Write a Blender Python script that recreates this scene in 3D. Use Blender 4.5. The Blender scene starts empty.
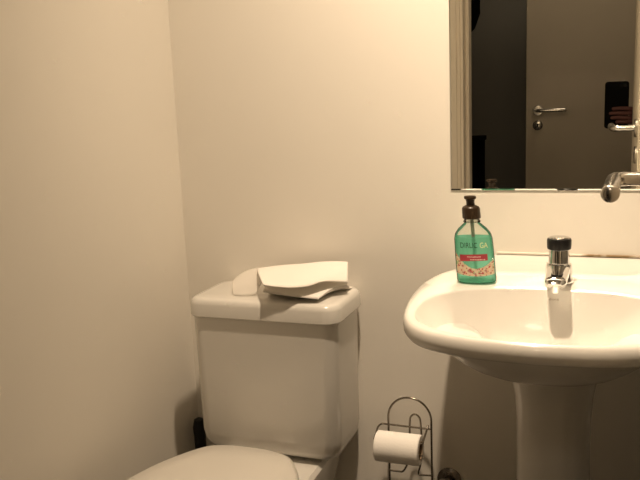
import bpy, bmesh, math, random
from mathutils import Vector, Matrix

random.seed(7)
PI = math.pi
SC = bpy.context.scene
COL = SC.collection

# ------------------------------------------------------------------ camera
cam_data = bpy.data.cameras.new('camera')
cam_data.sensor_fit = 'HORIZONTAL'
cam_data.sensor_width = 36.0
cam_data.lens = 36.0 * 776.0 / 640.0
cam_data.clip_start = 0.02
cam = bpy.data.objects.new('camera', cam_data)
COL.objects.link(cam)
yd = Vector((292.0, -152.0, 776.0)).normalized()        # wall normal, in camera axes (x right, y down, z forward)
dn = Vector((177.0, 4300.0, 776.0)).normalized()        # straight down, in camera axes
dn = (dn - yd * dn.dot(yd)).normalized()
zu = -dn
xd = yd.cross(zu)
M3 = Matrix((xd, yd, zu))                               # camera axes -> world
cx, cy, cz = M3.col[0], M3.col[1], M3.col[2]
rot = Matrix((cx, -cy, -cz)).transposed()
cam.matrix_world = Matrix.Translation((0, 0, 1.17)) @ rot.to_4x4()
SC.camera = cam

# ------------------------------------------------------------------ light and exposure
LAMP_POS = (-0.26, 1.05, 2.41)
LAMP_DIAM = 0.07
LAMP_POWER = 15.3
HALL_POWER = 2.6
LAMP_COL = (1.0, 0.78, 0.55)
w = bpy.data.worlds.new('world')
w.use_nodes = True
w.node_tree.nodes['Background'].inputs[0].default_value = (1.0, 0.8, 0.6, 1)
w.node_tree.nodes['Background'].inputs[1].default_value = 0.02
SC.world = w
SC.view_settings.view_transform = 'Standard'
SC.view_settings.look = 'None'
SC.view_settings.gamma = 1.0
SC.view_settings.use_curve_mapping = False
SC.view_settings.exposure = 0.0
SC.cycles.max_bounces = 10
SC.cycles.diffuse_bounces = 6
SC.cycles.glossy_bounces = 6
SC.cycles.transmission_bounces = 8
SC.cycles.transparent_max_bounces = 16
SC.cycles.blur_glossy = 0.05
SC.cycles.sample_clamp_indirect = 0.0
SC.cycles.use_guiding = True


def area_disc(name, loc, size, power, col, spread=PI):
    l = bpy.data.lights.new(name, 'AREA')
    l.shape = 'DISK'
    l.size = size
    l.energy = power
    l.color = col
    l.spread = spread
    o = bpy.data.objects.new(name, l)
    o.location = loc
    COL.objects.link(o)
    return o


area_disc('lamp_light', (LAMP_POS[0], LAMP_POS[1], LAMP_POS[2] - 0.045), LAMP_DIAM, LAMP_POWER, LAMP_COL, math.radians(112)).rotation_euler = (0.43, -0.20, 0)   # spot head aimed at the basin wall
area_disc('hall_light', (-0.10, -0.40, 2.38), 0.25, HALL_POWER, LAMP_COL)


# ------------------------------------------------------------------ materials
def mat(name, col, rough=0.5, metal=0.0, spec=0.5, coat=0.0, noise=0.0, nscale=8.0, bump=0.0, bscale=60.0, ior=1.5):
    m = bpy.data.materials.new(name)
    m.use_nodes = True
    nt = m.node_tree
    b = nt.nodes['Principled BSDF']
    b.inputs['Base Color'].default_value = (*col, 1)
    b.inputs['Roughness'].default_value = rough
    b.inputs['Metallic'].default_value = metal
    b.inputs['Specular IOR Level'].default_value = spec
    b.inputs['Coat Weight'].default_value = coat
    b.inputs['Coat Roughness'].default_value = 0.05
    b.inputs['IOR'].default_value = ior
    tc = nt.nodes.new('ShaderNodeTexCoord')
    if noise > 0:
        n = nt.nodes.new('ShaderNodeTexNoise')
        n.inputs['Scale'].default_value = nscale
        n.inputs['Detail'].default_value = 4
        r = nt.nodes.new('ShaderNodeValToRGB')
        r.color_ramp.elements[0].position = 0.3
        r.color_ramp.elements[1].position = 0.7
        r.color_ramp.elements[0].color = (*[c * (1 - noise) for c in col], 1)
        r.color_ramp.elements[1].color = (*[min(1, c * (1 + noise)) for c in col], 1)
        nt.links.new(tc.outputs['Object'], n.inputs['Vector'])
        nt.links.new(n.outputs['Fac'], r.inputs['Fac'])
        nt.links.new(r.outputs['Color'], b.inputs['Base Color'])
    if bump > 0:
        n2 = nt.nodes.new('ShaderNodeTexNoise')
        n2.inputs['Scale'].default_value = bscale
        n2.inputs['Detail'].default_value = 3
        bp = nt.nodes.new('ShaderNodeBump')
        bp.inputs['Strength'].default_value = bump
        bp.inputs['Distance'].default_value = 0.002
        nt.links.new(tc.outputs['Object'], n2.inputs['Vector'])
        nt.links.new(n2.outputs['Fac'], bp.inputs['Height'])
        nt.links.new(bp.outputs['Normal'], b.inputs['Normal'])
    return m


def tile_mat(name, col, grout, size):
    m = mat(name, col, rough=0.3)
    nt = m.node_tree
    b = nt.nodes['Principled BSDF']
    br = nt.nodes.new('ShaderNodeTexBrick')
    br.offset = 0.0
    br.inputs['Color1'].default_value = (*col, 1)
    br.inputs['Color2'].default_value = (*[c * 0.93 for c in col], 1)
    br.inputs['Mortar'].default_value = (*grout, 1)
    br.inputs['Scale'].default_value = 1.0
    br.inputs['Brick Width'].default_value = size
    br.inputs['Row Height'].default_value = size
    br.inputs['Mortar Size'].default_value = 0.003
    tc = nt.nodes['Texture Coordinate']
    nt.links.new(tc.outputs['Object'], br.inputs['Vector'])
    nt.links.new(br.outputs['Color'], b.inputs['Base Color'])
    return m


M_WALL = mat('wall_paint', (0.80, 0.765, 0.70), rough=0.6, spec=0.3, noise=0.012, nscale=3.0, bump=0.04, bscale=35)
M_WALLDARK = mat('low_bounce_paint', (0.12, 0.11, 0.09), rough=0.7, spec=0.2)  # walls out of view, coloured dark to cut bounced light in the room
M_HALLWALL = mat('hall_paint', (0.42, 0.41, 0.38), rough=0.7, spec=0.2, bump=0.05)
M_CEIL = mat('ceiling_paint', (0.25, 0.235, 0.22), rough=0.8, spec=0.2)  # unseen ceiling, darkened as well to keep the ambient light low
M_FLOOR = tile_mat('floor_tile', (0.055, 0.05, 0.045), (0.035, 0.03, 0.03), 0.33)
M_DOOR = mat('door_paint', (0.60, 0.53, 0.42), rough=0.45, noise=0.02, nscale=5)
M_CASING = mat('casing_paint', (0.86, 0.80, 0.70), rough=0.4)
M_CERAMIC = mat('glazed_ceramic', (0.67, 0.65, 0.61), rough=0.22, spec=0.5, coat=0.4)
M_PLASTIC = mat('white_plastic', (0.67, 0.64, 0.585), rough=0.28)
M_CHROME = mat('chrome', (0.80, 0.80, 0.79), rough=0.06, metal=1.0)
M_DARKCHROME = mat('dull_dark_chrome', (0.22, 0.20, 0.18), rough=0.25, metal=1.0)
M_SATIN = mat('satin_steel', (0.62, 0.60, 0.56), rough=0.22, metal=1.0)
M_WIRE = mat('chromed_wire', (0.26, 0.23, 0.19), rough=0.25, metal=1.0)
M_BLACK = mat('black_plastic', (0.008, 0.008, 0.008), rough=0.35, spec=0.3)
M_BLACKMATTE = mat('black_matte', (0.006, 0.006, 0.006), rough=0.8, spec=0.08)
M_MIRROR = mat('mirror_silver', (0.86, 0.87, 0.84), rough=0.0, metal=1.0)
M_MIRROREDGE = mat('mirror_edge', (0.10, 0.11, 0.09), rough=0.3)
M_BROWN = mat('brown_pump_plastic', (0.030, 0.017, 0.008), rough=0.3)
M_ROLL = mat('toilet_tissue', (0.93, 0.90, 0.86), rough=0.95, spec=0.1, bump=0.25, bscale=220)
M_CARD = mat('cardboard', (0.36, 0.26, 0.17), rough=0.9)
M_RUBBERHOSE = mat('braided_hose', (0.30, 0.29, 0.27), rough=0.35, metal=0.8)
M_RED = mat('dark_red_print', (0.36, 0.035, 0.055), rough=0.4)
M_INKPALE = mat('pale_pink_print', (0.80, 0.55, 0.52), rough=0.5)
M_INKDARK = mat('dark_green_print', (0.012, 0.04, 0.02), rough=0.4)
M_INKYEL = mat('pale_yellow_print', (0.80, 0.72, 0.40), rough=0.4)
M_MARK = mat('grey_mark_print', (0.20, 0.14, 0.09), rough=0.4)
M_SKIN = mat('skin', (0.20, 0.085, 0.075), rough=0.5, noise=0.06, nscale=20)
M_SHIRT = mat('dark_cloth', (0.05, 0.045, 0.05), rough=0.9)
M_TROUSER = mat('navy_cloth', (0.03, 0.035, 0.06), rough=0.9)
M_HAIR = mat('dark_hair', (0.02, 0.013, 0.01), rough=0.6)
M_LAMPWHITE = mat('lamp_white', (0.8, 0.8, 0.78), rough=0.4)


def paper_mat(name, col, translucency, transparency=0.0):
    m = bpy.data.materials.new(name)
    m.use_nodes = True
    nt = m.node_tree
    nt.nodes.clear()
    out = nt.nodes.new('ShaderNodeOutputMaterial')
    d = nt.nodes.new('ShaderNodeBsdfDiffuse')
    d.inputs['Color'].default_value = (*col, 1)
    t = nt.nodes.new('ShaderNodeBsdfTranslucent')
    t.inputs['Color'].default_value = (*col, 1)
    mx = nt.nodes.new('ShaderNodeMixShader')
    mx.inputs[0].default_value = translucency
    nt.links.new(d.outputs[0], mx.inputs[1])
    nt.links.new(t.outputs[0], mx.inputs[2])
    tc = nt.nodes.new('ShaderNodeTexCoord')
    n = nt.nodes.new('ShaderNodeTexNoise')
    n.inputs['Scale'].default_value = 180
    bp = nt.nodes.new('ShaderNodeBump')
    bp.inputs['Strength'].default_value = 0.15
    bp.inputs['Distance'].default_value = 0.001
    nt.links.new(tc.outputs['Object'], n.inputs['Vector'])
    nt.links.new(n.outputs['Fac'], bp.inputs['Height'])
    nt.links.new(bp.outputs['Normal'], d.inputs['Normal'])
    last = mx
    if transparency > 0:
        tr = nt.nodes.new('ShaderNodeBsdfTransparent')
        m2 = nt.nodes.new('ShaderNodeMixShader')
        m2.inputs[0].default_value = transparency
        nt.links.new(mx.outputs[0], m2.inputs[1])
        nt.links.new(tr.outputs[0], m2.inputs[2])
        last = m2
    nt.links.new(last.outputs[0], out.inputs['Surface'])
    return m


M_PAPER = paper_mat('paper_towel_white', (0.90, 0.87, 0.82), 0.15)
M_TISSUE = paper_mat('sheer_tissue', (0.88, 0.85, 0.80), 0.35, 0.35)


def clear_mat(name, tint, gloss):
    """thin clear plastic: see-through with a fresnel sheen"""
    m = bpy.data.materials.new(name)
    m.use_nodes = True
    nt = m.node_tree
    nt.nodes.clear()
    out = nt.nodes.new('ShaderNodeOutputMaterial')
    tr = nt.nodes.new('ShaderNodeBsdfTransparent')
    tr.inputs['Color'].default_value = (*tint, 1)
    g = nt.nodes.new('ShaderNodeBsdfGlossy')
    g.inputs['Roughness'].default_value = 0.06
    lw = nt.nodes.new('ShaderNodeFresnel')
    lw.inputs['IOR'].default_value = gloss
    mx = nt.nodes.new('ShaderNodeMixShader')
    nt.links.new(lw.outputs[0], mx.inputs[0])
    nt.links.new(tr.outputs[0], mx.inputs[1])
    nt.links.new(g.outputs[0], mx.inputs[2])
    nt.links.new(mx.outputs[0], out.inputs['Surface'])
    return m


M_CLEAR = clear_mat('clear_plastic', (0.93, 0.95, 0.92), 1.35)


def liquid_mat():
    m = bpy.data.materials.new('green_soap')
    m.use_nodes = True
    nt = m.node_tree
    nt.nodes.clear()
    out = nt.nodes.new('ShaderNodeOutputMaterial')
    d = nt.nodes.new('ShaderNodeBsdfDiffuse')
    d.inputs['Color'].default_value = (0.40, 0.88, 0.74, 1)
    t = nt.nodes.new('ShaderNodeBsdfTranslucent')
    t.inputs['Color'].default_value = (0.50, 0.98, 0.86, 1)
    tr = nt.nodes.new('ShaderNodeBsdfTransparent')
    tr.inputs['Color'].default_value = (0.62, 0.99, 0.90, 1)
    m1 = nt.nodes.new('ShaderNodeMixShader')
    m1.inputs[0].default_value = 0.5
    m2 = nt.nodes.new('ShaderNodeMixShader')
    m2.inputs[0].default_value = 0.55
    nt.links.new(d.outputs[0], m1.inputs[1])
    nt.links.new(t.outputs[0], m1.inputs[2])
    nt.links.new(m1.outputs[0], m2.inputs[1])
    nt.links.new(tr.outputs[0], m2.inputs[2])
    nt.links.new(m2.outputs[0], out.inputs['Surface'])
    return m


M_LIQUID = liquid_mat()


def floral_mat():
    m = mat('floral_print', (0.6, 0.5, 0.4), rough=0.5)
    nt = m.node_tree
    b = nt.nodes['Principled BSDF']
    tc = nt.nodes['Texture Coordinate']
    v = nt.nodes.new('ShaderNodeTexVoronoi')
    v.inputs['Scale'].default_value = 330
    sep = nt.nodes.new('ShaderNodeSeparateColor')
    r = nt.nodes.new('ShaderNodeValToRGB')
    r.color_ramp.interpolation = 'CONSTANT'
    cols = [(0.0, (0.58, 0.45, 0.33)), (0.30, (0.62, 0.50, 0.36)), (0.45, (0.36, 0.16, 0.14)), (0.58, (0.66, 0.42, 0.28)),
            (0.70, (0.30, 0.42, 0.22)), (0.80, (0.62, 0.52, 0.40)), (0.90, (0.38, 0.05, 0.06))]
    el = r.color_ramp.elements
    el[0].position, el[0].color = cols[0][0], (*cols[0][1], 1)
    el[1].position, el[1].color = cols[1][0], (*cols[1][1], 1)
    for p, c in cols[2:]:
        e = el.new(p)
        e.color = (*c, 1)
    nt.links.new(tc.outputs['Object'], v.inputs['Vector'])
    nt.links.new(v.outputs['Color'], sep.inputs[0])
    nt.links.new(sep.outputs[0], r.inputs['Fac'])
    nt.links.new(r.outputs['Color'], b.inputs['Base Color'])
    return m


M_FLORAL = floral_mat()


def caulk_mat():
    m = mat('stained_sealant', (0.75, 0.68, 0.58), rough=0.6)
    nt = m.node_tree
    b = nt.nodes['Principled BSDF']
    tc = nt.nodes['Texture Coordinate']
    n = nt.nodes.new('ShaderNodeTexNoise')
    n.inputs['Scale'].default_value = 26
    n.inputs['Detail'].default_value = 3
    sx = nt.nodes.new('ShaderNodeSeparateXYZ')
    mr = nt.nodes.new('ShaderNodeMapRange')
    mr.inputs['From Min'].default_value = -0.085
    mr.inputs['From Max'].default_value = -0.035
    mu = nt.nodes.new('ShaderNodeMath')
    mu.operation = 'MULTIPLY'
    r = nt.nodes.new('ShaderNodeValToRGB')
    r.color_ramp.elements[0].position = 0.36
    r.color_ramp.elements[0].color = (0.78, 0.72, 0.63, 1)
    r.color_ramp.elements[1].position = 0.56
    r.color_ramp.elements[1].color = (0.26, 0.18, 0.09, 1)
    nt.links.new(tc.outputs['Object'], n.inputs['Vector'])
    nt.links.new(tc.outputs['Object'], sx.inputs[0])
    nt.links.new(sx.outputs[0], mr.inputs['Value'])
    nt.links.new(mr.outputs[0], mu.inputs[0])
    nt.links.new(n.outputs['Fac'], mu.inputs[1])
    nt.links.new(mu.outputs[0], r.inputs['Fac'])
    nt.links.new(r.outputs['Color'], b.inputs['Base Color'])
    return m


M_CAULK = caulk_mat()


# ------------------------------------------------------------------ mesh helpers
def link(name, bm, m, parent=None, smooth=True, angle=40, sub=0, bevel=0.0):
    bmesh.ops.remove_doubles(bm, verts=bm.verts, dist=1e-6)
    bmesh.ops.recalc_face_normals(bm, faces=bm.faces)
    me = bpy.data.meshes.new(name)
    bm.to_mesh(me)
    bm.free()
    me.materials.append(m)
    if smooth:
        me.polygons.foreach_set('use_smooth', [True] * len(me.polygons))
        if angle:
            me.set_sharp_from_angle(angle=math.radians(angle))
    o = bpy.data.objects.new(name, me)
    COL.objects.link(o)
    if bevel > 0:
        md = o.modifiers.new('bevel', 'BEVEL')
        md.width = bevel
        md.segments = 3
        md.limit_method = 'ANGLE'
    if sub:
        md = o.modifiers.new('subdivision', 'SUBSURF')
        md.levels = sub
        md.render_levels = sub
    if parent:
        o.parent = parent
        o.matrix_parent_inverse = Matrix.Translation(parent_world(parent)).inverted()
    return o


def parent_world(p):
    return p.location.copy() if p.parent is None else Vector((0, 0, 0))


def thing(name, label, cat, loc=(0, 0, 0), group=None):
    o = bpy.data.objects.new(name, None)
    o.empty_display_size = 0.05
    o.location = loc
    COL.objects.link(o)
    o['label'] = label
    o['category'] = cat
    if group:
        o['group'] = group
    return o


def tag(o, label, cat, group=None):
    o['label'] = label
    o['category'] = cat
    if group:
        o['group'] = group
    return o


def struct(name, bm, m, bevel=0.0, parent=None):
    o = link(name, bm, m, parent, smooth=False, bevel=bevel)
    if parent is None:
        o['kind'] = 'structure'
    return o


def box(bm, x0, x1, y0, y1, z0, z1):
    vs = [bm.verts.new((x, y, z)) for x in (x0, x1) for y in (y0, y1) for z in (z0, z1)]
    for f in ((0, 1, 3, 2), (4, 6, 7, 5), (0, 4, 5, 1), (2, 3, 7, 6), (0, 2, 6, 4), (1, 5, 7, 3)):
        bm.faces.new([vs[i] for i in f])
    return vs


def boxes(*bs):
    bm = bmesh.new()
    for b in bs:
        box(bm, *b)
    return bm


def loft(bm, rings, cap0=True, cap1=True, closed=True):
    R = [[bm.verts.new(p) for p in r] for r in rings]
    n = len(R[0])
    for a, b in zip(R[:-1], R[1:]):
        for i in range(n if closed else n - 1):
            j = (i + 1) % n
            bm.faces.new((a[i], a[j], b[j], b[i]))
    if cap0:
        bm.faces.new(list(reversed(R[0])))
    if cap1:
        bm.faces.new(R[-1])
    return R


def circle(c, r, n=32, axis='z'):
    out = []
    for i in range(n):
        t = 2 * PI * i / n
        a, b = r * math.cos(t), r * math.sin(t)
        if axis == 'z':
            out.append((c[0] + a, c[1] + b, c[2]))
        elif axis == 'y':
            out.append((c[0] + a, c[1], c[2] + b))
        else:
            out.append((c[0], c[1] + a, c[2] + b))
    return out


def lathe(bm, prof, c=(0, 0, 0), n=40, axis='z'):
    """prof: list of (radius, distance along axis)"""
    rings = []
    for r, h in prof:
        p = list(c)
        p['xyz'.index(axis)] += h
        rings.append(circle(p, max(r, 1e-5), n, axis))
    loft(bm, rings)


def catmull(pts, per=8, closed=False):
    P = [Vector(p) for p in pts]
    n = len(P)
    out = []
    segs = n if closed else n - 1
    for i in range(segs):
        if closed:
            p0, p1, p2, p3 = P[(i - 1) % n], P[i], P[(i + 1) % n], P[(i + 2) % n]
        else:
            p0, p1, p2, p3 = P[max(i - 1, 0)], P[i], P[i + 1], P[min(i + 2, n - 1)]
        for k in range(per):
            t = k / per
            out.append(0.5 * ((2 * p1) + (p2 - p0) * t + (2 * p0 - 5 * p1 + 4 * p2 - p3) * t * t + (3 * p1 - p0 - 3 * p2 + p3) * t ** 3))
    if not closed:
        out.append(P[-1])
    return out


def tube(bm, pts, r, n=12, closed=False, radii=None):
    P = [Vector(p) for p in pts]
    N = len(P)
    rings = []
    up = None
    for i in range(N):
        if closed:
            d = (P[(i + 1) % N] - P[(i - 1) % N]).normalized()
        else:
            d = (P[min(i + 1, N - 1)] - P[max(i - 1, 0)]).normalized()
        if up is None:
            up = Vector((0, 0, 1)) if abs(d.z) < 0.9 else Vector((0, 1, 0))
        s = d.cross(up).normalized()
        up = s.cross(d).normalized()
        rr = radii[i] if radii else r
        rings.append([P[i] + (s * math.cos(2 * PI * k / n) + up * math.sin(2 * PI * k / n)) * rr for k in range(n)])
    if closed:
        rings.append(rings[0])
        loft(bm, rings, False, False)
    else:
        loft(bm, rings)


def rrect(cx_, cy_, hx, hy, r, z, seg=8):
    pts = []
    for sx, sy, a0 in ((1, 1, 0), (-1, 1, PI / 2), (-1, -1, PI), (1, -1, 1.5 * PI)):
        for k in range(seg + 1):
            a = a0 + (PI / 2) * k / seg
            pts.append((cx_ + sx * (hx - r) + r * math.cos(a), cy_ + sy * (hy - r) + r * math.sin(a), z))
    return pts


def smoothstep(a, b, x):
    t = min(1, max(0, (x - a) / (b - a)))
    return t * t * (3 - 2 * t)


# ------------------------------------------------------------------ the room
WX, BY, RX, FY = -0.95, 1.60, 0.22, 0.42          # left wall, back wall, right wall, front wall (bathroom side)
CZ = 2.41
struct('floor', boxes((WX - 0.1, RX + 0.1, 0.30, BY + 0.1, -0.1, 0.0)), M_FLOOR)
struct('ceiling', boxes((WX - 0.1, RX + 0.1, 0.30, BY + 0.1, CZ, CZ + 0.1)), M_CEIL)
struct('wall_left', boxes((WX - 0.1, WX, 0.30, BY + 0.1, 0, CZ)), M_WALL)
struct('wall_back', boxes((WX, RX, BY, BY + 0.1, 0, CZ)), M_WALL)
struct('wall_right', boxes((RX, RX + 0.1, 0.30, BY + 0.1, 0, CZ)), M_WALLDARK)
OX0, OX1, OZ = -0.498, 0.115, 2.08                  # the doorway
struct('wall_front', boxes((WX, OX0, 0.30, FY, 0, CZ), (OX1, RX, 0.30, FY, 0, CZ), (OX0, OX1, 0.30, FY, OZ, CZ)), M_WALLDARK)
# casing round the doorway, stepped profile
bm = boxes((OX0 - 0.062, OX0, FY, FY + 0.008, 0, OZ + 0.062), (OX0 - 0.050, OX0 - 0.012, FY + 0.008, FY + 0.015, 0, OZ + 0.050),
           (OX0 - 0.062, OX1 + 0.062, FY, FY + 0.008, OZ, OZ + 0.062), (OX1, OX1 + 0.062, FY, FY + 0.008, 0, OZ + 0.062),
           (OX0, OX0 + 0.010, 0.295, FY + 0.004, 0, OZ), (OX0 + 0.010, OX0 + 0.022, 0.32, 0.375, 0, OZ))
struct('trim_1', bm, M_CASING, bevel=0.0015)

# hallway behind the camera, seen in the mirror
HX0, HX1, HY0 = -1.35, 0.85, -1.50
struct('floor_hall', boxes((HX0 - 0.1, HX1 + 0.1, HY0 - 0.1, 0.30, -0.1, 0.0)), M_FLOOR)
struct('ceiling_hall', boxes((HX0 - 0.1, HX1 + 0.1, HY0 - 0.1, 0.30, CZ, CZ + 0.1)), M_CEIL)
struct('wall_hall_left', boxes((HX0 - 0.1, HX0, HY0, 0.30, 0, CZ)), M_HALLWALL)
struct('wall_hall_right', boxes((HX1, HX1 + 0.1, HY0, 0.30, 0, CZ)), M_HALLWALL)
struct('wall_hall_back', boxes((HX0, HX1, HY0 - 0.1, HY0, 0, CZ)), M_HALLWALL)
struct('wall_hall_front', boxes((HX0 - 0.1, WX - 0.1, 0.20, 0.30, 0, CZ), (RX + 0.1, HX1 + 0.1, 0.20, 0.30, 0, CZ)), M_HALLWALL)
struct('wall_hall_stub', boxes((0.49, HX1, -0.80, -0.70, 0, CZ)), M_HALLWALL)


def lever(parent, rose_c, out, along, n_len, l_len, keyhole=True, r=0.0095):
    """tubular lever: rose on the door face, neck straight out, bend, then the grip with a domed end"""
    c, o_, a_ = Vector(rose_c), Vector(out), Vector(along)
    bm = bmesh.new()
    path = [c, c + o_ * (n_len - 0.016)]
    for k in range(1, 7):
        t = k / 6 * PI / 2
        path.append(c + o_ * (n_len - 0.016 + 0.016 * math.sin(t)) + a_ * (0.016 * (1 - math.cos(t))))
    path.append(c + o_ * n_len + a_ * (l_len - 0.006))
    rad = [r * 0.86] * 2 + [r * 0.9] * 6 + [r]
    for k in range(1, 5):
        t = k / 4 * PI / 2
        path.append(c + o_ * n_len + a_ * (l_len - 0.006 + 0.006 * math.sin(t)))
        rad.append(max(r * math.cos(t), 0.0008))
    tube(bm, path, r, 20, radii=rad)
    h = link('handle', bm, M_SATIN, parent)
    ax = 'x' if abs(o_.x) > 0.5 else 'y'
    s = o_.x if ax == 'x' else o_.y
    bm = bmesh.new()
    lathe(bm, [(0.024, 0), (0.0245, 0.005 * s), (0.022, 0.008 * s), (0.010, 0.009 * s)], c, 32, ax)
    link('rose', bm, M_SATIN, h)
    if keyhole:
        c2 = c + Vector((0, 0, -0.070))
        bm = bmesh.new()
        lathe(bm, [(0.023, 0), (0.0235, 0.005 * s), (0.021, 0.007 * s)], c2, 32, ax)
        e = link('key_plate', bm, M_SATIN, h)
        bm = bmesh.new()
        c3 = c2 + o_ * 0.0072
        lathe(bm, [(0.005, 0), (0.005, 0.0008 * s)], c3 + Vector((0, 0, 0.004)), 16, ax)
        if ax == 'x':
            box(bm, c3.x - 0.0004, c3.x + 0.0008, c3.y - 0.0025, c3.y + 0.0025, c3.z - 0.009, c3.z + 0.003)
        else:
            box(bm, c3.x - 0.0025, c3.x + 0.0025, c3.y - 0.0004, c3.y + 0.0008, c3.z - 0.009, c3.z + 0.003)
        link('keyhole', bm, M_BLACK, h)
    return h


d1 = struct('door_1', boxes((0.065, 0.100, 0.435, 1.035, 0.008, 2.06)), M_DOOR, bevel=0.002)
lever(d1, (0.065, 0.980, 1.064), (-1, 0, 0), (-0.03, -1, 0), 0.060, 0.146)
d2 = struct('door_2', boxes((-0.385, 0.485, -0.74, -0.70, 0.008, 2.10)), M_DOOR, bevel=0.002)
lever(d2, (-0.330, -0.70, 1.078), (0, 1, 0), (1, 0, 0), 0.055, 0.135)

# sealant line between basin and wall
struct('trim_2', boxes((-0.215, 0.085, 1.5945, 1.6, 0.8430, 0.8472)), M_CAULK, bevel=0.001)

# ------------------------------------------------------------------ ceiling lamp
lp = thing('ceiling_lamp', 'round white flush ceiling lamp in the middle of the small bathroom', 'lamp', (LAMP_POS[0], LAMP_POS[1], CZ))
bm = bmesh.new()
lathe(bm, [(0.115, 0), (0.115, -0.03), (0.108, -0.036), (0.096, -0.036), (0.096, -0.02), (0.09, -0.02)], (LAMP_POS[0], LAMP_POS[1], CZ), 48)
link('rim', bm, M_LAMPWHITE, lp)

# ------------------------------------------------------------------ mirror
mr = thing('mirror', 'large plain rectangular mirror on the wall above the sink', 'mirror', (-0.08, BY, 0.975))
MX0, MX1, MZ0, MZ1 = -0.309, 0.15, 0.975, 1.78
bm = bmesh.new()
bv = 0.0028
ring_b = [(MX0, 1.5988, MZ0), (MX1, 1.5988, MZ0), (MX1, 1.5988, MZ1), (MX0, 1.5988, MZ1)]
ring_e = [(x, 1.5978, z) for x, _, z in ring_b]
ring_f = [(MX0 + bv, 1.5970, MZ0 + bv), (MX1 - bv, 1.5970, MZ0 + bv), (MX1 - bv, 1.5970, MZ1 - bv), (MX0 + bv, 1.5970, MZ1 - bv)]
loft(bm, [ring_e, ring_f], cap0=False)
link('mirror_glass', bm, M_MIRROR, mr, smooth=False)
bm = boxes((MX0, MX1, 1.5979, 1.5998, MZ0, MZ1))
link('backing', bm, M_MIRROREDGE, mr, smooth=False)

# ------------------------------------------------------------------ toilet
TX = -0.672
tl = thing('toilet', 'white two-piece toilet with closed lid and square cistern against the wall', 'toilet', (TX, 1.25, 0))
# bowl: foot, waist, rim with egg plan, plus the shelf that carries the cistern
half = [(0.0, 1.372), (0.05, 1.369), (0.10, 1.347), (0.150, 1.265), (0.178, 1.18), (0.185, 1.10), (0.165, 1.0), (0.110, 0.935), (0.0, 0.91)]


def egg(scale_x, scale_y, z, dy=0.0, cx_=-0.69):
    pr = catmull([(a, b, 0) for a, b in half], 6)
    pl = [Vector((-p.x, p.y, 0)) for p in reversed(pr[1:-1])]
    yc = 1.14
    return [(cx_ + p.x * scale_x, yc + (p.y - yc) * scale_y + dy, z) for p in pr + pl]


bm = bmesh.new()
loft(bm, [egg(0.58, 0.80, 0.0, 0.05), egg(0.58, 0.80, 0.03, 0.05), egg(0.50, 0.70, 0.08, 0.05), egg(0.52, 0.66, 0.17, 0.05), egg(0.74, 0.80, 0.27, 0.02),
          egg(0.92, 0.94, 0.36), egg(0.97, 0.97, 0.395), egg(0.95, 0.96, 0.408), egg(0.72, 0.75, 0.408), egg(0.66, 0.70, 0.36), egg(0.4, 0.4, 0.24)])
sh = []
for z, s, r in ((0.0, 0.085, 0.03), (0.10, 0.080, 0.03), (0.30, 0.095, 0.03), (0.37, 0.112, 0.03), (0.400, 0.115, 0.03), (0.408, 0.108, 0.025)):
    sh.append(rrect(TX, 1.44, s, 0.135 + (s - 0.115) * 0.3, r, z))
loft(bm, sh)
link('bowl', bm, M_CERAMIC, tl)
bm = bmesh.new()
loft(bm, [egg(0.98, 0.98, 0.412), egg(1.0, 1.0, 0.417), egg(1.0, 1.0, 0.430), egg(0.98, 0.98, 0.436), egg(0.62, 0.66, 0.436), egg(0.60, 0.64, 0.421), egg(0.62, 0.66, 0.412)])
link('seat', bm, M_PLASTIC, tl)
bm = bmesh.new()
loft(bm, [egg(0.99, 0.99, 0.4385), egg(1.005, 1.005, 0.442), egg(1.005, 1.005, 0.450), egg(0.99, 0.99, 0.458), egg(0.94, 0.95, 0.464), egg(0.7, 0.7, 0.469), egg(0.3, 0.3, 0.471)])
link('lid', bm, M_PLASTIC, tl)
for s in (-1, 1):
    bm = bmesh.new()
    lathe(bm, [(0.011, -0.02), (0.0125, -0.018), (0.0125, 0.018), (0.011, 0.02)], (-0.69 + s * 0.045, 1.381, 0.426), 20, 'x')
    lathe(bm, [(0.009, 0.408), (0.009, 0.424)], (-0.69 + s * 0.045, 1.381, 0), 16)
    link('hinge', bm, M_PLASTIC, tl)
# cistern
bm = bmesh.new()
ring = []
for z, dx, dy in ((0.4155, -0.055, -0.045), (0.4165, -0.025, -0.022), (0.424, -0.010, -0.010), (0.438, -0.003, -0.004), (0.46, 0, 0), (0.60, 0.001, 0.001), (0.722, 0.003, 0.002)):
    ring.append(rrect(-0.6785, 1.505, 0.1635 + dx, 0.088 + dy, 0.032, z, 10))
loft(bm, ring)
tank = link('tank', bm, M_CERAMIC, tl)
bm = bmesh.new()
ring = []
for z, d, r in ((0.7235, -0.012, 0.024), (0.7235, -0.001, 0.034), (0.7260, 0.001, 0.035), (0.7500, 0.0, 0.035), (0.7585, -0.003, 0.034), (0.7625, -0.009, 0.032), (0.7640, -0.018, 0.028)):
    ring.append(rrect(-0.6765, 1.5025, 0.1725 + d, 0.0935 + d, r, z, 10))
loft(bm, ring)
link('tank_lid', bm, M_CERAMIC, tl)

# ------------------------------------------------------------------ wash basin on its pedestal
SX = -0.098
sk = thing('pedestal_sink', 'white ceramic pedestal sink with rounded basin under the mirror', 'sink', (SX, 1.40, 0))
half = [(0.0, 1.598), (0.08, 1.598), (0.174, 1.598), (0.198, 1.565), (0.219, 1.520), (0.234, 1.450), (0.2395, 1.385), (0.2385, 1.310), (0.2235, 1.236),
        (0.180, 1.173), (0.100, 1.139), (0.0, 1.129)]


def resample_outline():
    # straight along the wall, rounded elsewhere
    pr = [Vector((p[0], p[1], 0)) for p in half[:3]] + catmull([(a, b, 0) for a, b in half[2:]], 10)[1:]
    return pr + [Vector((-p.x, p.y, 0)) for p in reversed(pr[1:-1])]


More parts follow.
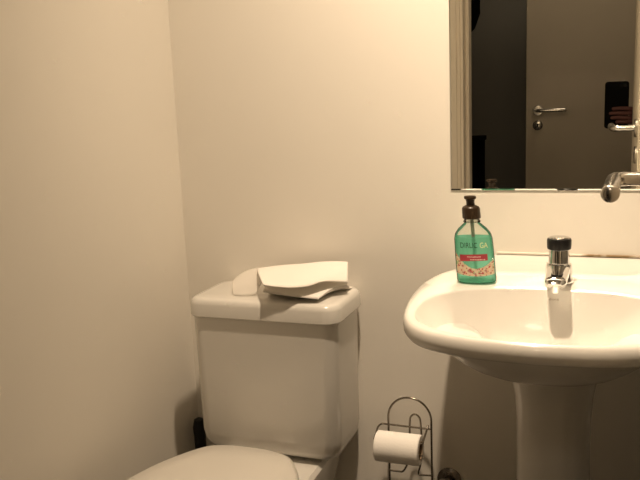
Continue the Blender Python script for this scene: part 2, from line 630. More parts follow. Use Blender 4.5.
OUT = resample_outline()
BC = Vector((0, 1.295, 0))                         # bowl centre


def ray_out(a):
    d = Vector((math.cos(a), math.sin(a), 0))
    best = None
    for i in range(len(OUT)):
        p, q = OUT[i] - BC, OUT[(i + 1) % len(OUT)] - BC
        e = q - p
        den = d.x * e.y - d.y * e.x
        if abs(den) < 1e-12:
            continue
        t = (p.x * e.y - p.y * e.x) / den
        u = (p.x * d.y - p.y * d.x) / den
        if t > 0 and -1e-6 <= u <= 1 + 1e-6 and (best is None or t < best):
            best = t
    return BC + d * best


NA = 160
ANG = [2 * PI * i / NA for i in range(NA)]
PO = [ray_out(a) for a in ANG]


def bowl_pt(a, s=1.0):
    n = 2.35
    ca, sa = math.cos(a), math.sin(a)
    rx, ry = 0.212, (0.140 if sa > 0 else 0.142)
    k = (abs(ca / rx) ** n + abs(sa / ry) ** n) ** (-1 / n)
    return BC + Vector((ca * k * s, sa * k * s, 0))


PI_ = [bowl_pt(a) for a in ANG]


def ztop(y, x=0.0):
    z = 0.802 + 0.015 * smoothstep(1.20, 1.45, y)
    return z + 0.028 * smoothstep(1.525, 1.565, y) * (1 - smoothstep(0.115, 0.178, -x)) * (1 - smoothstep(0.185, 0.225, x))


def sring(f):
    return [tuple(Vector(f(i)) + Vector((SX, 0, 0))) for i in range(NA)]


def lerp_ring(t, dz):
    def f(i):
        p = PO[i].lerp(PI_[i], t)
        return (p.x, p.y, ztop(p.y, p.x) + dz)
    return sring(f)


def scaled_outer(s, z_off, ys=None):
    def f(i):
        p = PO[i]
        x = p.x * s
        y = 1.598 - (1.598 - p.y) * s
        return (x, y, ztop(p.y, p.x) + z_off)
    return sring(f)


def under(t, z):
    # from the apron's lower edge in to a small oval that sits on the pedestal
    def f(i):
        p = PO[i]
        q = Vector((math.cos(ANG[i]) * 0.085, 1.43 + math.sin(ANG[i]) * 0.085, 0))
        x = p.x * 0.955
        y = 1.598 - (1.598 - p.y) * 0.955
        v = Vector((x, y, 0)).lerp(q, t)
        return (v.x, v.y, min(z, ztop(p.y, p.x) - 0.0330))
    return sring(f)


rings = [under(1.0, 0.668), under(0.97, 0.674), under(0.92, 0.692), under(0.84, 0.720), under(0.73, 0.744), under(0.58, 0.757), under(0.38, 0.763), under(0.15, 0.766), scaled_outer(0.962, -0.0335), scaled_outer(0.986, -0.0320), scaled_outer(0.997, -0.0265),
         scaled_outer(1.0, -0.017), scaled_outer(0.9975, -0.0105), scaled_outer(0.9925, -0.0060), scaled_outer(0.985, -0.0025), lerp_ring(0.42, -0.0002), lerp_ring(0.54, -0.0003), lerp_ring(0.65, -0.0006),
         lerp_ring(0.78, -0.0010), lerp_ring(0.88, -0.0017), lerp_ring(0.95, -0.0028), lerp_ring(1.0, -0.0045)]
DEPTH = 0.112


def bowl_ring(s):
    def f(i):
        p = bowl_pt(ANG[i], s)
        z0 = ztop(PI_[i].y) - 0.0045
        zb = 0.800 - DEPTH
        k = 1 - s ** 2.8
        return (p.x, p.y + 0.02 * (1 - s), z0 + (zb - z0) * k)
    return sring(f)


for s in (0.992, 0.98, 0.96, 0.92, 0.86, 0.78, 0.68, 0.56, 0.44, 0.32, 0.22, 0.13):
    rings.append(bowl_ring(s))
bm = bmesh.new()
loft(bm, rings)
link('basin', bm, M_CERAMIC, sk, angle=60)
# waste
bm = bmesh.new()
lathe(bm, [(0.026, 0.0), (0.027, 0.002), (0.024, 0.0035), (0.018, 0.001), (0.004, 0.0005)], (SX, 1.315, 0.8 - DEPTH + 0.0005), 32)
link('drain', bm, M_CHROME, sk)
# maker's mark on the back slope of the bowl
# pedestal: half-round column that flares out under the basin
bm = bmesh.new()
rings = []
for z, rx, ry in ((0.0, 0.100, 0.115), (0.03, 0.100, 0.115), (0.08, 0.084, 0.098), (0.25, 0.071, 0.088), (0.48, 0.066, 0.084), (0.57, 0.067, 0.085), (0.62, 0.071, 0.088), (0.655, 0.078, 0.093), (0.682, 0.083, 0.096)):
    ring = []
    for i in range(48):
        a = 2 * PI * i / 48
        n = 2.6
        ca, sa = math.cos(a), math.sin(a)
        k = (abs(ca) ** n + abs(sa) ** n) ** (-1 / n)
        ring.append((-0.088 + rx * ca * k, 1.44 + ry * sa * k, z))
    rings.append(ring)
loft(bm, rings)
link('pedestal', bm, M_CERAMIC, sk)
# push tap
FXc, FYc, FZ = -0.085, 1.480, ztop(1.48) + 0.001
bm = bmesh.new()
lathe(bm, [(0.0265, 0), (0.027, 0.003), (0.0255, 0.006), (0.0245, 0.009), (0.0240, 0.028), (0.0225, 0.034), (0.0195, 0.036), (0.0195, 0.0365), (0.0185, 0.056), (0.0180, 0.061), (0.010, 0.063)], (FXc, FYc, FZ), 48)
# broad spout reaching out over the bowl
rr_ = []
for k in range(15):
    t = k / 14
    yy = FYc - 0.006 - 0.098 * t
    e = 1.0 if t < 0.86 else math.sqrt(max(0.03, 1 - ((t - 0.86) / 0.14) ** 2 * 0.97))
    zz = FZ + 0.0235 - 0.006 * t * t
    wx, wz = (0.0215 - 0.0030 * t) * (0.55 + 0.45 * e), (0.0115 - 0.002 * t) * e
    rr_.append([(FXc + wx * math.copysign(abs(math.cos(q)) ** 0.7, math.cos(q)), yy, zz + wz * math.copysign(abs(math.sin(q)) ** 0.7, math.sin(q))) for q in [2 * PI * j / 32 for j in range(32)]])
loft(bm, rr_)
lathe(bm, [(0.0075, 0.0), (0.0075, 0.012)], (FXc, FYc - 0.092, FZ + 0.001), 20)
fc = link('faucet', bm, M_CHROME, sk)
bm = bmesh.new()
lathe(bm, [(0.0175, 0.0605), (0.0212, 0.0625), (0.0218, 0.066), (0.0222, 0.078), (0.0212, 0.0815), (0.018, 0.0825)], (FXc, FYc, FZ), 40)
cp = link('push_cap', bm, M_BLACK, fc)
bm = bmesh.new()
lathe(bm, [(0.0185, 0.0822), (0.0185, 0.0834), (0.017, 0.0842), (0.002, 0.0846)], (FXc, FYc, FZ), 40)
link('cap_disc', bm, M_SATIN, fc)


def text_mesh(body, size, extrude=0.0):
    cu = bpy.data.curves.new('text', 'FONT')
    cu.body = body
    cu.size = size
    cu.align_x = 'CENTER'
    cu.align_y = 'CENTER'
    cu.extrude = extrude
    o = bpy.data.objects.new('text', cu)
    COL.objects.link(o)
    bpy.context.view_layer.update()
    dg = bpy.context.evaluated_depsgraph_get()
    me = bpy.data.meshes.new_from_object(o.evaluated_get(dg))
    bm_ = bmesh.new()
    bm_.from_mesh(me)
    bpy.data.objects.remove(o)
    bpy.data.meshes.remove(me)
    return bm_


# maker's mark lies on the back slope of the bowl
def bowl_surface(x, y):
    """height of the bowl surface at a world point (radial search)"""
    p = Vector((x - SX, y, 0))
    lo, hi = 0.0, 1.0
    best = 0.99
    for k in range(400):
        s = 0.3 + 0.7 * k / 400
        c = BC + Vector((0, 0.02 * (1 - s), 0))
        d = p - c
        a = math.atan2(d.y, d.x)
        if (bowl_pt(a, s) - BC).length >= d.length:
            best = s
            break
    z0 = ztop(1.435) - 0.0045
    return z0 + (0.800 - DEPTH - z0) * (1 - best ** 2.8)


bm = text_mesh('deca', 0.0075)
for v in bm.verts:
    x = -0.090 + v.co.x * 1.3
    y = 1.4285 + v.co.y * 0.30
    v.co = Vector((x, y, bowl_surface(x, y) + 0.0012))
link('maker_mark', bm, M_MARK, sk)

# ------------------------------------------------------------------ soap bottle
BX, BYY, BZ = -0.233, 1.455, ztop(1.455)
sb = thing('soap_bottle', 'green liquid soap pump bottle with brown pump on the sink deck', 'soap bottle', (BX, BYY, BZ))
RZ = Matrix.Rotation(math.radians(8), 4, 'Z')


def place(bm):
    lean = Matrix(((1, 0, -0.072, 0), (0, 1, 0, 0), (0, 0, 0.965, 0), (0, 0, 0, 1)))   # the bottle stands a little askew
    bm.transform(Matrix.Translation((BX, BYY, BZ)) @ RZ @ lean)
    return bm


def oval(a, b, z, n=48, e=2.5):
    out = []
    for i in range(n):
        t = 2 * PI * i / n
        c, s = math.cos(t), math.sin(t)
        k = (abs(c / a) ** e + abs(s / b) ** e) ** (-1 / e)
        out.append((c * k, s * k, z))
    return out


prof = [(0.033, 0.019, 0.0), (0.0365, 0.0225, 0.003), (0.0372, 0.0232, 0.008), (0.0368, 0.023, 0.05), (0.0358, 0.0225, 0.088), (0.0335, 0.0215, 0.097), (0.027, 0.019, 0.107), (0.0195, 0.016, 0.114), (0.0150, 0.0145, 0.118), (0.0142, 0.0142, 0.127)]
bm = bmesh.new()
rings = []
for a, b, z in prof:
    rings.append(oval(a, b, z, e=2.5 if z < 0.1 else 2.1))
loft(bm, rings)
bt = link('bottle', place(bm), M_CLEAR, sb)
bm = bmesh.new()
loft(bm, [oval(0.032, 0.018, 0.0016), oval(0.0352, 0.0212, 0.005), oval(0.0354, 0.0217, 0.05), oval(0.0345, 0.0212, 0.0905)])
link('liquid', place(bm), M_LIQUID, sb)
bm = bmesh.new()
tube(bm, [(0, 0, 0.006), (0, 0, 0.126)], 0.0035, 12)
link('dip_tube', place(bm), M_PLASTIC, sb)
bm = bmesh.new()
lathe(bm, [(0.0155, 0.1195), (0.0165, 0.121), (0.0155, 0.1225)], n=32)
link('neck_ring', place(bm), M_CLEAR, bt)
# ribbed collar
bm = bmesh.new()
rings = []
for r, z in ((0.0155, 0.1265), (0.0168, 0.128), (0.0165, 0.146), (0.0150, 0.1495), (0.0095, 0.1525)):
    ring = []
    for i in range(72):
        a = 2 * PI * i / 72
        q = r * (1 + (0.018 if i % 3 == 0 else -0.012) * (1 if z < 0.148 else 0))
        ring.append((q * math.cos(a), q * math.sin(a), z))
    rings.append(ring)
loft(bm, rings)
link('collar', place(bm), M_BROWN, sb)
bm = bmesh.new()
lathe(bm, [(0.0080, 0.151), (0.0078, 0.160), (0.0085, 0.1635), (0.0112, 0.1655), (0.0115, 0.1685), (0.0105, 0.1702), (0.004, 0.1708)], n=32)
ph = link('pump_head', place(bm), M_BROWN, sb)


def front_y(x, z, lift):
    a, b = 0.0368, 0.023
    for (a0, b0, z0), (a1, b1, z1) in zip(prof[:-1], prof[1:]):
        if z0 <= z <= z1:
            t = (z - z0) / (z1 - z0)
            a, b = a0 + (a1 - a0) * t, b0 + (b1 - b0) * t
    e = 2.5
    u = min(0.995, abs(x) / a)
    return -b * (1 - u ** e) ** (1 / e) - lift


def patch(x0, x1, zlo, zhi, nx, nz, lift):
    bm_ = bmesh.new()
    rows = []
    for j in range(nz + 1):
        row = []
        for i in range(nx + 1):
            x = x0 + (x1 - x0) * i / nx
            lo = zlo(x) if callable(zlo) else zlo
            hi = zhi(x) if callable(zhi) else zhi
            z = lo + (hi - lo) * j / nz
            row.append(bm_.verts.new((x, front_y(x, z, lift), z)))
        rows.append(row)
    for j in range(nz):
        for i in range(nx):
            bm_.faces.new((rows[j][i], rows[j][i + 1], rows[j + 1][i + 1], rows[j + 1][i]))
    return bm_


bm = patch(-0.0345, 0.0345, lambda x: 0.016 + 3.0 * (x - 0.002) ** 2, lambda x: 0.031 + (26 if x < 0 else 15) * x * x, 30, 6, 0.0006)
link('floral_label', place(bm), M_FLORAL, sb)
bm = patch(-0.027, 0.024, lambda x: 0.0455 + 0.03 * (x + 0.027), lambda x: 0.0585 + 0.03 * (x + 0.027), 20, 3, 0.0011)
ban = link('red_label', place(bm), M_RED, sb)
ban['label'] = 'dark red label strip'
# the two illegible lines of fine print on the red strip
bm = bmesh.new()
for z, x0, x1 in ((0.0545, -0.013, 0.012), (0.0490, -0.008, 0.018)):
    x = x0
    while x < x1:
        l = random.uniform(0.0012, 0.0026)
        p = patch(x, x + l, z - random.uniform(0.0007, 0.0013), z + random.uniform(0.0007, 0.0013), 2, 1, 0.0015)
        me = bpy.data.meshes.new('t')
        p.to_mesh(me)
        p.free()
        bm.from_mesh(me)
        bpy.data.meshes.remove(me)
        x += l + 0.0009
link('fine_print', place(bm), M_INKPALE, ban)
for body, xc, m in (('DIRLIC', -0.009, M_INKDARK), ('GA', 0.0185, M_INKYEL)):
    bm = text_mesh(body, 0.0130)
    for v in bm.verts:
        x = xc + v.co.x * 0.82
        z = 0.0765 + v.co.y * 1.15 + 0.0
        v.co = Vector((x, front_y(x, z, 0.0009), z))
    link('brand_lettering', place(bm), m, sb)

# ------------------------------------------------------------------ paper towels on the cistern
LZ = 0.7645


def sheet(name, grid_fn, nu, nv, m, thick=0.0012):
    bm_ = bmesh.new()
    g = [[bm_.verts.new(grid_fn(i / nu, j / nv)) for i in range(nu + 1)] for j in range(nv + 1)]
    for j in range(nv):
        for i in range(nu):
            bm_.faces.new((g[j][i], g[j][i + 1], g[j + 1][i + 1], g[j + 1][i]))
    o = link(name, bm_, m, None, angle=0)
    sd = o.modifiers.new('thickness', 'SOLIDIFY')
    sd.thickness = thick
    sd.offset = 0
    return o


def curve_eval(pts):
    c = catmull(pts, 12)
    n = len(c) - 1

    def f(t):
        k = min(n - 1, int(t * n))
        return c[k].lerp(c[k + 1], t * n - k)
    return f


A_back = curve_eval([(-0.736, 1.545, 0.803), (-0.66, 1.56, 0.812), (-0.60, 1.57, 0.818), (-0.529, 1.565, 0.821)])
A_mid = curve_eval([(-0.700, 1.47, 0.811), (-0.64, 1.485, 0.812), (-0.57, 1.50, 0.815), (-0.518, 1.53, 0.812)])
A_front = curve_eval([(-0.652, 1.390, 0.808), (-0.625, 1.395, 0.8035), (-0.596, 1.40, 0.800), (-0.570, 1.425, 0.799), (-0.547, 1.46, 0.803), (-0.508, 1.50, 0.792)])


def fA(u, v):
    b, m_, f = A_back(u), A_mid(u), A_front(u)
    p = b * (2 * (v - 0.5) * (v - 1)) + m_ * (4 * v * (1 - v)) + f * (2 * v * (v - 0.5))
    return p + Vector((0, 0, 0.0012 * math.sin(9 * u + 4 * v)))


tag(sheet('paper_towel', fA, 30, 16, M_PAPER), 'bright white paper towel lying uppermost on the toilet tank lid', 'paper towel', 'paper towels on the toilet tank')
# folded sheets under it: upper leaf, fold at the front, lower leaf flat on the lid
B_front = curve_eval([(-0.665, 1.415, 0.786), (-0.62, 1.415, 0.780), (-0.585, 1.418, 0.7770), (-0.550, 1.424, 0.7735), (-0.547, 1.428, 0.7740), (-0.536, 1.48, 0.7830), (-0.518, 1.53, 0.7790)])


def fB(u, v):
    # v 0..0.5 upper leaf back to front, 0.5..1 lower leaf front to back
    f = B_front(u)
    if v < 0.5:
        t = v / 0.5
        b = Vector((-0.715 + 0.18 * u, 1.560, 0.790))
        p = b.lerp(f, t)
        return Vector((p.x, p.y, p.z + 0.008 * math.sin(PI * t) * (1 - 0.9 * u)))
    t = (v - 0.5) / 0.5
    b = Vector((-0.71 + 0.19 * u, 1.565, LZ + 0.0015))
    p = f.lerp(b, t)
    z = LZ + 0.0016 + (f.z - LZ - 0.0016) * (1 - t) ** 3
    return Vector((p.x, p.y, z))


tag(sheet('paper_towel', fB, 24, 20, M_PAPER), 'folded white paper towel with a pointed corner, under the top sheet on the toilet tank', 'paper towel', 'paper towels on the toilet tank')
C_top = curve_eval([(-0.690, 1.565, 0.803), (-0.735, 1.552, 0.8045), (-0.765, 1.535, 0.797), (-0.779, 1.51, 0.785)])
C_bot = curve_eval([(-0.700, 1.452, 0.770), (-0.718, 1.448, 0.7665), (-0.735, 1.445, 0.7662), (-0.751, 1.448, 0.7662)])


def fC(u, v):
    t, b = C_top(u), C_bot(u)
    p = t.lerp(b, v)
    return Vector((p.x - 0.004 * math.sin(PI * v), p.y, p.z + 0.007 * math.sin(PI * v) * (1 - u * 0.4)))


tag(sheet('paper_towel', fC, 16, 14, M_TISSUE, 0.0006), 'sheer thin tissue drooping at the left end of the pile on the toilet tank', 'paper towel', 'paper towels on the toilet tank')

# ------------------------------------------------------------------ toilet paper stand and roll
HXL, HXR, HY = -0.4455, -0.3495, 1.56
HXC = (HXL + HXR) / 2
ts = thing('toilet_paper_stand', 'chromed wire toilet paper stand with arched top between toilet and sink', 'toilet paper holder', (HXC, HY, 0))
WR = 0.0023
bm = bmesh.new()
pts = [(HXL - 0.001, HY, 0.012), (HXL, HY, 0.476)]
for k in range(1, 24):
    a = PI - PI * k / 24
    pts.append((HXC + 0.048 * math.cos(a), HY, 0.476 + 0.049 * math.sin(a)))
pts += [(HXR, HY, 0.476), (HXR - 0.001, HY, 0.012)]
tube(bm, pts, WR, 10)
link('arched_frame', bm, M_WIRE, ts)
# crossbar with its two arms reaching forward
RC = Vector((-0.4075, 1.500, 0.449))
bm = bmesh.new()
tube(bm, catmull([(RC.x - 0.054, 1.515, 0.454), (-0.4640, 1.540, 0.4585), (-0.4600, 1.556, 0.4595), (-0.450, 1.5575, 0.4595)], 6) + [Vector((HXR, 1.5575, 0.4585))], WR * 0.9, 10)
link('crossbar', bm, M_WIRE, ts)
bm = bmesh.new()
tube(bm, catmull([(-0.3575, 1.5575, 0.459), (-0.3555, 1.553, 0.468), (-0.3560, 1.545, 0.462), (-0.3560, 1.52, 0.455), (-0.3560, 1.502, 0.449)], 6) + [Vector((-0.362, 1.50, 0.449)), Vector((-0.457, 1.50, 0.449)), Vector((RC.x - 0.054, 1.5, 0.449)), Vector((RC.x - 0.054, 1.515, 0.454))], WR * 0.9, 10)
link('roll_arm', bm, M_WIRE, ts)
bm = bmesh.new()
lp_ = catmull([(HXL, 1.5575, 0.3505), (-0.425, 1.5575, 0.3505), (-0.4155, 1.5575, 0.3515), (-0.409, 1.5575, 0.360), (-0.403, 1.5575, 0.376), (-0.398, 1.5575, 0.42), (-0.3965, 1.5575, 0.470), (-0.393, 1.5575, 0.484),
               (-0.3845, 1.5575, 0.4895), (-0.376, 1.5575, 0.484), (-0.3725, 1.5575, 0.470), (-0.371, 1.5575, 0.42), (-0.374, 1.5575, 0.376), (-0.379, 1.5575, 0.356), (-0.378, 1.5575, 0.3495), (-0.370, 1.5575, 0.3495), (HXR, 1.5575, 0.3505)], 6)
tube(bm, lp_, WR * 0.9, 10)
link('spring_loop', bm, M_WIRE, ts)
bm = bmesh.new()
tube(bm, [(HXC + 0.075 * math.cos(2 * PI * k / 40), HY - 0.045 + 0.07 * math.sin(2 * PI * k / 40), 0.006) for k in range(40)], 0.004, 10, closed=True)
tube(bm, [(HXL - 0.012, HY, 0.010), (HXR + 0.012, HY, 0.010)], 0.004, 10)
link('base_ring', bm, M_WIRE, ts)

ro = thing('toilet_roll', 'white toilet paper roll on the wire stand', 'toilet paper', tuple(RC))
R_OUT, R_IN, L2 = 0.0325, 0.019, 0.048
bm = bmesh.new()
rings = []
for r, x in ((R_IN, -L2), (R_OUT - 0.002, -L2), (R_OUT, -L2 + 0.002), (R_OUT, L2 - 0.002), (R_OUT - 0.002, L2), (R_IN, L2)):
    rings.append(circle((RC.x + x, RC.y, RC.z - 0.0145), r, 56, 'x'))
loft(bm, rings, False, False)
link('tissue_roll', bm, M_ROLL, ro)
bm = bmesh.new()
loft(bm, [circle((RC.x + x, RC.y, RC.z - 0.0145), r, 40, 'x') for r, x in ((R_IN, -L2 - 0.0003), (R_IN, L2 + 0.0003), (R_IN - 0.0012, L2 + 0.0003), (R_IN - 0.0012, -L2 - 0.0003), (R_IN, -L2 - 0.0003))], False, False)
link('cardboard_core', bm, M_CARD, ro)

# ------------------------------------------------------------------ water valve under the sink
vv = thing('shutoff_valve', 'round dark chrome water valve on the wall beside the toilet paper stand', 'valve', (-0.319, BY, 0.326))
bm = bmesh.new()
lathe(bm, [(0.027, 0), (0.027, -0.003), (0.020, -0.009), (0.011, -0.011), (0.0095, -0.040), (0.006, -0.041)], (-0.319, 1.599, 0.326), 32, 'y')
lathe(bm, [(0.008, -0.020), (0.008, 0.008), (0.005, 0.009)], (-0.302, 1.570, 0.326), 20, 'z')
tube(bm, [(-0.319, 1.570, 0.326), (-0.302, 1.570, 0.326)], 0.008, 16)
link('valve_body', bm, M_DARKCHROME, vv)
bm = bmesh.new()
lathe(bm, [(0.019, -0.040), (0.0225, -0.042), (0.0235, -0.047), (0.0225, -0.052), (0.020, -0.054), (0.013, -0.0545), (0.012, -0.051), (0.003, -0.051)], (-0.319, 1.599, 0.326), 40, 'y')
link('valve_handle', bm, M_DARKCHROME, vv)
bm = bmesh.new()
tube(bm, catmull([(-0.302, 1.570, 0.309), (-0.300, 1.571, 0.29), (-0.25, 1.572, 0.262), (-0.17, 1.574, 0.262), (-0.105, 1.576, 0.32), (-0.09, 1.577, 0.42), (-0.09, 1.577, 0.60)], 8), 0.005, 12)
link('hose', bm, M_RUBBERHOSE, vv)

# ------------------------------------------------------------------ brush in the corner
br = thing('toilet_brush', 'black toilet brush standing in the corner between toilet tank and left wall', 'toilet brush', (-0.905, 1.545, 0))
bm = bmesh.new()
lathe(bm, [(0.036, 0), (0.040, 0.004), (0.036, 0.10), (0.033, 0.16), (0.028, 0.162), (0.028, 0.03)], (-0.905, 1.545, 0), 32)
link('holder', bm, M_BLACK, br)
bm = bmesh.new()
tube(bm, [(-0.905, 1.545, 0.03), (-0.915, 1.550, 0.30), (-0.922, 1.556, 0.345), (-0.9225, 1.557, 0.40), (-0.9227, 1.5575, 0.418), (-0.9227, 1.5575, 0.423)], 0.01, 20, radii=[0.007, 0.008, 0.014, 0.0155, 0.012, 0.003])
link('brush_handle', bm, M_BLACK, br)

# ------------------------------------------------------------------ hallway things seen dimly in the mirror
cb = thing('cabinet', 'black boxy cabinet standing in the dark hallway, seen in the mirror', 'cabinet', (-0.875, -1.36, 0))
bm = boxes((-1.05, -0.70, -1.497, -1.25, 0.03, 0.90))
link('cabinet_body', bm, M_BLACKMATTE, cb, smooth=False, bevel=0.003)
bm = boxes((-1.06, -0.69, -1.497, -1.235, 0.9, 0.925))
link('cabinet_top', bm, M_BLACKMATTE, cb, smooth=False, bevel=0.003)
bm = boxes((-1.045, -0.705, -1.25, -1.236, 0.04, 0.89))
cdoor = link('cabinet_door', bm, M_BLACKMATTE, cb, smooth=False, bevel=0.002)
bm = bmesh.new()
tube(bm, [(-0.74, -1.237, 0.60), (-0.74, -1.222, 0.60), (-0.74, -1.222, 0.70), (-0.74, -1.237, 0.70)], 0.004, 10)
link('cabinet_handle', bm, M_SATIN, cdoor)
# hanging dark jacket
bm = bmesh.new()
rings = []
for z, hx, hy in ((1.50, 0.045, 0.02), (1.54, 0.085, 0.03), (1.62, 0.115, 0.045), (1.80, 0.125, 0.05), (1.95, 0.12, 0.05), (2.03, 0.07, 0.035), (2.05, 0.025, 0.02)):
    ring = []
    for i in range(32):
        a = 2 * PI * i / 32
        k = 1 + 0.10 * math.sin(5 * a + z * 6)
        ring.append((-0.838 + hx * k * math.cos(a), -1.440 + hy * k * math.sin(a), z))
    rings.append(ring)
loft(bm, rings)
jk = link('jacket', bm, M_BLACKMATTE)
tag(jk, 'dark jacket hanging on the hallway wall, seen at the top left of the mirror', 'jacket')

# ------------------------------------------------------------------ phone and the person holding it
phn = thing('phone', 'black smartphone held upright, reflected in the right of the mirror', 'phone', (0.018, -0.010, 1.106))
bm = bmesh.new()


def rr_xz(cx_, cz_, hx, hz, r, y):
    return [(p[0], y, p[1]) for p in rrect(cx_, cz_, hx, hz, r, 0, 8)]


loft(bm, [rr_xz(0.018, 1.106, 0.0415, 0.0865, 0.010, -0.0155), rr_xz(0.018, 1.106, 0.0430, 0.088, 0.0115, -0.0140), rr_xz(0.018, 1.106, 0.0430, 0.088, 0.0115, -0.0075), rr_xz(0.018, 1.106, 0.0415, 0.0865, 0.010, -0.0060)])
link('phone_case', bm, M_BLACKMATTE, phn)
bm = bmesh.new()
loft(bm, [rr_xz(0.018, 1.106, 0.037, 0.077, 0.006, -0.0153), rr_xz(0.018, 1.106, 0.037, 0.077, 0.006, -0.0158)])
link('screen', bm, mat('phone_screen', (0.02, 0.02, 0.022), rough=0.08), phn)
bm = bmesh.new()
loft(bm, [rr_xz(0.041, 1.178, 0.013, 0.007, 0.006, -0.0061), rr_xz(0.041, 1.178, 0.0125, 0.0065, 0.006, -0.0050)])
link('camera_lens', bm, mat('lens_glass', (0.01, 0.01, 0.012), rough=0.1), phn)


def skin_chain(name, verts, edges, radii, m, parent=None, root=0, sub=2):
    me = bpy.data.meshes.new(name)
    me.from_pydata([tuple(v) for v in verts], edges, [])
    o = bpy.data.objects.new(name, me)
    COL.objects.link(o)
    sk_ = o.modifiers.new('skin', 'SKIN')
    sk_.use_smooth_shade = True
    for i, sv in enumerate(me.skin_vertices[0].data):
        r = radii[i]
        sv.radius = (r, r) if not isinstance(r, tuple) else r
        sv.use_root = (i == root)
    s = o.modifiers.new('subdivision', 'SUBSURF')
    s.levels = s.render_levels = sub
    me.materials.append(m)
    bpy.context.view_layer.update()
    dg = bpy.context.evaluated_depsgraph_get()
    me2 = bpy.data.meshes.new_from_object(o.evaluated_get(dg))
    o.modifiers.clear()
    o.data = me2
    if not me2.materials:
        me2.materials.append(m)
    me2.polygons.foreach_set('use_smooth', [True] * len(me2.polygons))
    if parent:
        o.parent = parent
        o.matrix_parent_inverse = Matrix.Translation(parent_world(parent)).inverted()
    return o


PX, PY = 0.43, -0.33
pn = thing('person', 'person in dark clothes holding a black phone upright in the right hand', 'person', (PX, PY, 0))
V, E_, R = [], [], []


def add(p, r, par=None):
    V.append(Vector(p))
    R.append(r)
    if par is not None:
        E_.append((par, len(V) - 1))
    return len(V) - 1


pel = add((PX, PY, 0.92), (0.15, 0.11))
wai = add((PX, PY, 1.06), (0.135, 0.10), pel)
che = add((PX, PY, 1.24), (0.155, 0.11), wai)
nek0 = add((PX, PY, 1.39), (0.07, 0.065), che)
nek = add((PX, PY + 0.01, 1.44), 0.052, nek0)
chin = add((PX - 0.005, PY + 0.025, 1.50), (0.062, 0.075), nek)
hed = add((PX - 0.005, PY + 0.020, 1.57), (0.074, 0.092), chin)
crn = add((PX - 0.005, PY + 0.010, 1.635), (0.060, 0.075), hed)
for s in (-1, 1):
    hip = add((PX + s * 0.09, PY, 0.82), 0.085, pel)
    kne = add((PX + s * 0.10, PY + 0.01, 0.46), 0.055, hip)
    ank = add((PX + s * 0.10, PY - 0.02, 0.085), 0.038, kne)
    toe = add((PX + s * 0.11, PY + 0.12, 0.035), 0.030, ank)
# left arm hangs
sl = add((PX - 0.155, PY, 1.34), 0.058, che)
# (in the picture's frame: the near arm on the left reaches for the phone)
# arm holding the phone
el = add((PX - 0.19, PY + 0.05, 1.08), 0.043, sl)
wr = add((0.098, -0.075, 1.050), 0.026, el)
pa = add((0.079, -0.022, 1.062), 0.024, wr)
sr = add((PX + 0.155, PY, 1.34), 0.058, che)
er = add((PX + 0.20, PY - 0.02, 1.07), 0.042, sr)
wr2 = add((PX + 0.20, PY + 0.05, 0.85), 0.027, er)
ha2 = add((PX + 0.195, PY + 0.07, 0.77), 0.024, wr2)
body = skin_chain('body', V, E_, R, M_SKIN, pn, 0)
# the gripping hand: four fingers across the back of the phone, thumb on the screen side
for k, z in enumerate((1.090, 1.073, 1.056, 1.040)):
    ln = (0.066, 0.076, 0.070, 0.052)[k]
    ch = [(0.076, -0.022, 1.062 + (z - 1.075) * 0.7), (0.077, -0.004, z), (0.066, 0.0045, z + 0.001), (0.066 - ln * 0.55, 0.0045, z + 0.003), (0.066 - ln, 0.0035, z + 0.002)]
    skin_chain('finger', ch, [(i, i + 1) for i in range(4)], [0.0095, 0.0090, 0.0085, 0.0080, 0.0068], M_SKIN, body, 0, 1)
skin_chain('thumb', [(0.080, -0.030, 1.058), (0.070, -0.031, 1.082), (0.050, -0.0265, 1.096), (0.032, -0.0245, 1.103)], [(0, 1), (1, 2), (2, 3)], [0.012, 0.0105, 0.0095, 0.0075], M_SKIN, body, 0, 1)
for k in range(4):
    x0 = PX + 0.195 + 0.004 * (k - 1.5)
    y0 = PY + 0.055 + 0.019 * k
    ch = [(x0, PY + 0.068 + 0.004 * k, 0.775), (x0, y0, 0.735), (x0 - 0.004, y0 + 0.003, 0.705), (x0 - 0.012, y0 + 0.004, 0.680)]
    skin_chain('finger', ch, [(0, 1), (1, 2), (2, 3)], [0.010, 0.009, 0.0085, 0.007], M_SKIN, body, 0, 1)
skin_chain('thumb', [(PX + 0.19, PY + 0.075, 0.80), (PX + 0.182, PY + 0.105, 0.765), (PX + 0.176, PY + 0.112, 0.735)], [(0, 1), (1, 2)], [0.012, 0.010, 0.008], M_SKIN, body, 0, 1)
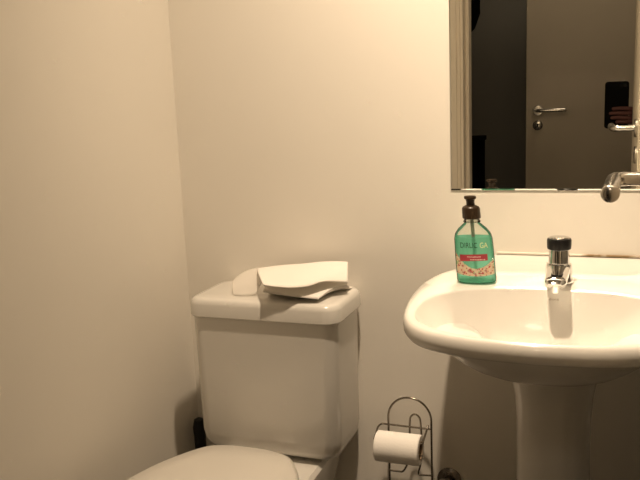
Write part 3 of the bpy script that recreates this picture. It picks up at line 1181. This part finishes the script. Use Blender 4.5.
# face
fx, fy = PX - 0.005, PY + 0.020
skin_chain('nose', [(fx, fy + 0.085, 1.575), (fx, fy + 0.101, 1.550), (fx, fy + 0.094, 1.543)], [(0, 1), (1, 2)], [0.007, 0.011, 0.008], M_SKIN, body, 0, 1)
for s in (-1, 1):
    bm = bmesh.new()
    bmesh.ops.create_uvsphere(bm, u_segments=16, v_segments=10, radius=0.011)
    bm.transform(Matrix.Translation((fx + s * 0.030, fy + 0.078, 1.574)))
    link('eye', bm, M_CERAMIC, body)
    skin_chain('ear', [(fx + s * 0.074, fy - 0.005, 1.545), (fx + s * 0.081, fy - 0.008, 1.565), (fx + s * 0.079, fy - 0.006, 1.588)], [(0, 1), (1, 2)], [0.007, 0.011, 0.009], M_SKIN, body, 0, 1)
skin_chain('mouth', [(fx - 0.022, fy + 0.073, 1.517), (fx, fy + 0.083, 1.518), (fx + 0.022, fy + 0.073, 1.517)], [(0, 1), (1, 2)], [0.004, 0.006, 0.004], mat('lips', (0.40, 0.13, 0.11), rough=0.4), body, 1, 1)
skin_chain('hair', [(fx, fy - 0.035, 1.53), (fx, fy - 0.035, 1.60), (fx, fy - 0.005, 1.655)], [(0, 1), (1, 2)], [(0.075, 0.060), (0.085, 0.072), (0.072, 0.080)], M_HAIR, pn, 1)
# clothes, a little larger than the body they cover
V, E_, R = [], [], []
a0 = add((PX, PY, 0.90), (0.168, 0.128))
a1 = add((PX, PY, 1.06), (0.152, 0.118), a0)
a2 = add((PX, PY, 1.24), (0.170, 0.125), a1)
a3 = add((PX, PY, 1.385), (0.085, 0.078), a2)
b0 = add((PX - 0.155, PY, 1.34), 0.072, a2)
b1 = add((PX - 0.19, PY + 0.05, 1.08), 0.056, b0)
b2 = add((0.135, -0.125, 1.055), 0.042, b1)
c0 = add((PX + 0.155, PY, 1.34), 0.072, a2)
c1 = add((PX + 0.20, PY - 0.02, 1.07), 0.055, c0)
c2 = add((PX + 0.20, PY + 0.04, 0.885), 0.042, c1)
skin_chain('shirt', V, E_, R, M_SHIRT, pn, 0)
V, E_, R = [], [], []
a0 = add((PX, PY, 0.93), (0.160, 0.122))
for s in (-1, 1):
    h = add((PX + s * 0.092, PY, 0.80), 0.100, a0)
    k = add((PX + s * 0.10, PY + 0.01, 0.46), 0.072, h)
    add((PX + s * 0.10, PY - 0.02, 0.11), 0.056, k)
skin_chain('trousers', V, E_, R, M_TROUSER, pn, 0)
for s in (-1, 1):
    skin_chain('shoe', [(PX + s * 0.10, PY - 0.045, 0.045), (PX + s * 0.105, PY + 0.04, 0.043), (PX + s * 0.112, PY + 0.14, 0.038)], [(0, 1), (1, 2)], [(0.040, 0.044), (0.046, 0.043), (0.040, 0.037)], M_BLACK, pn, 0)
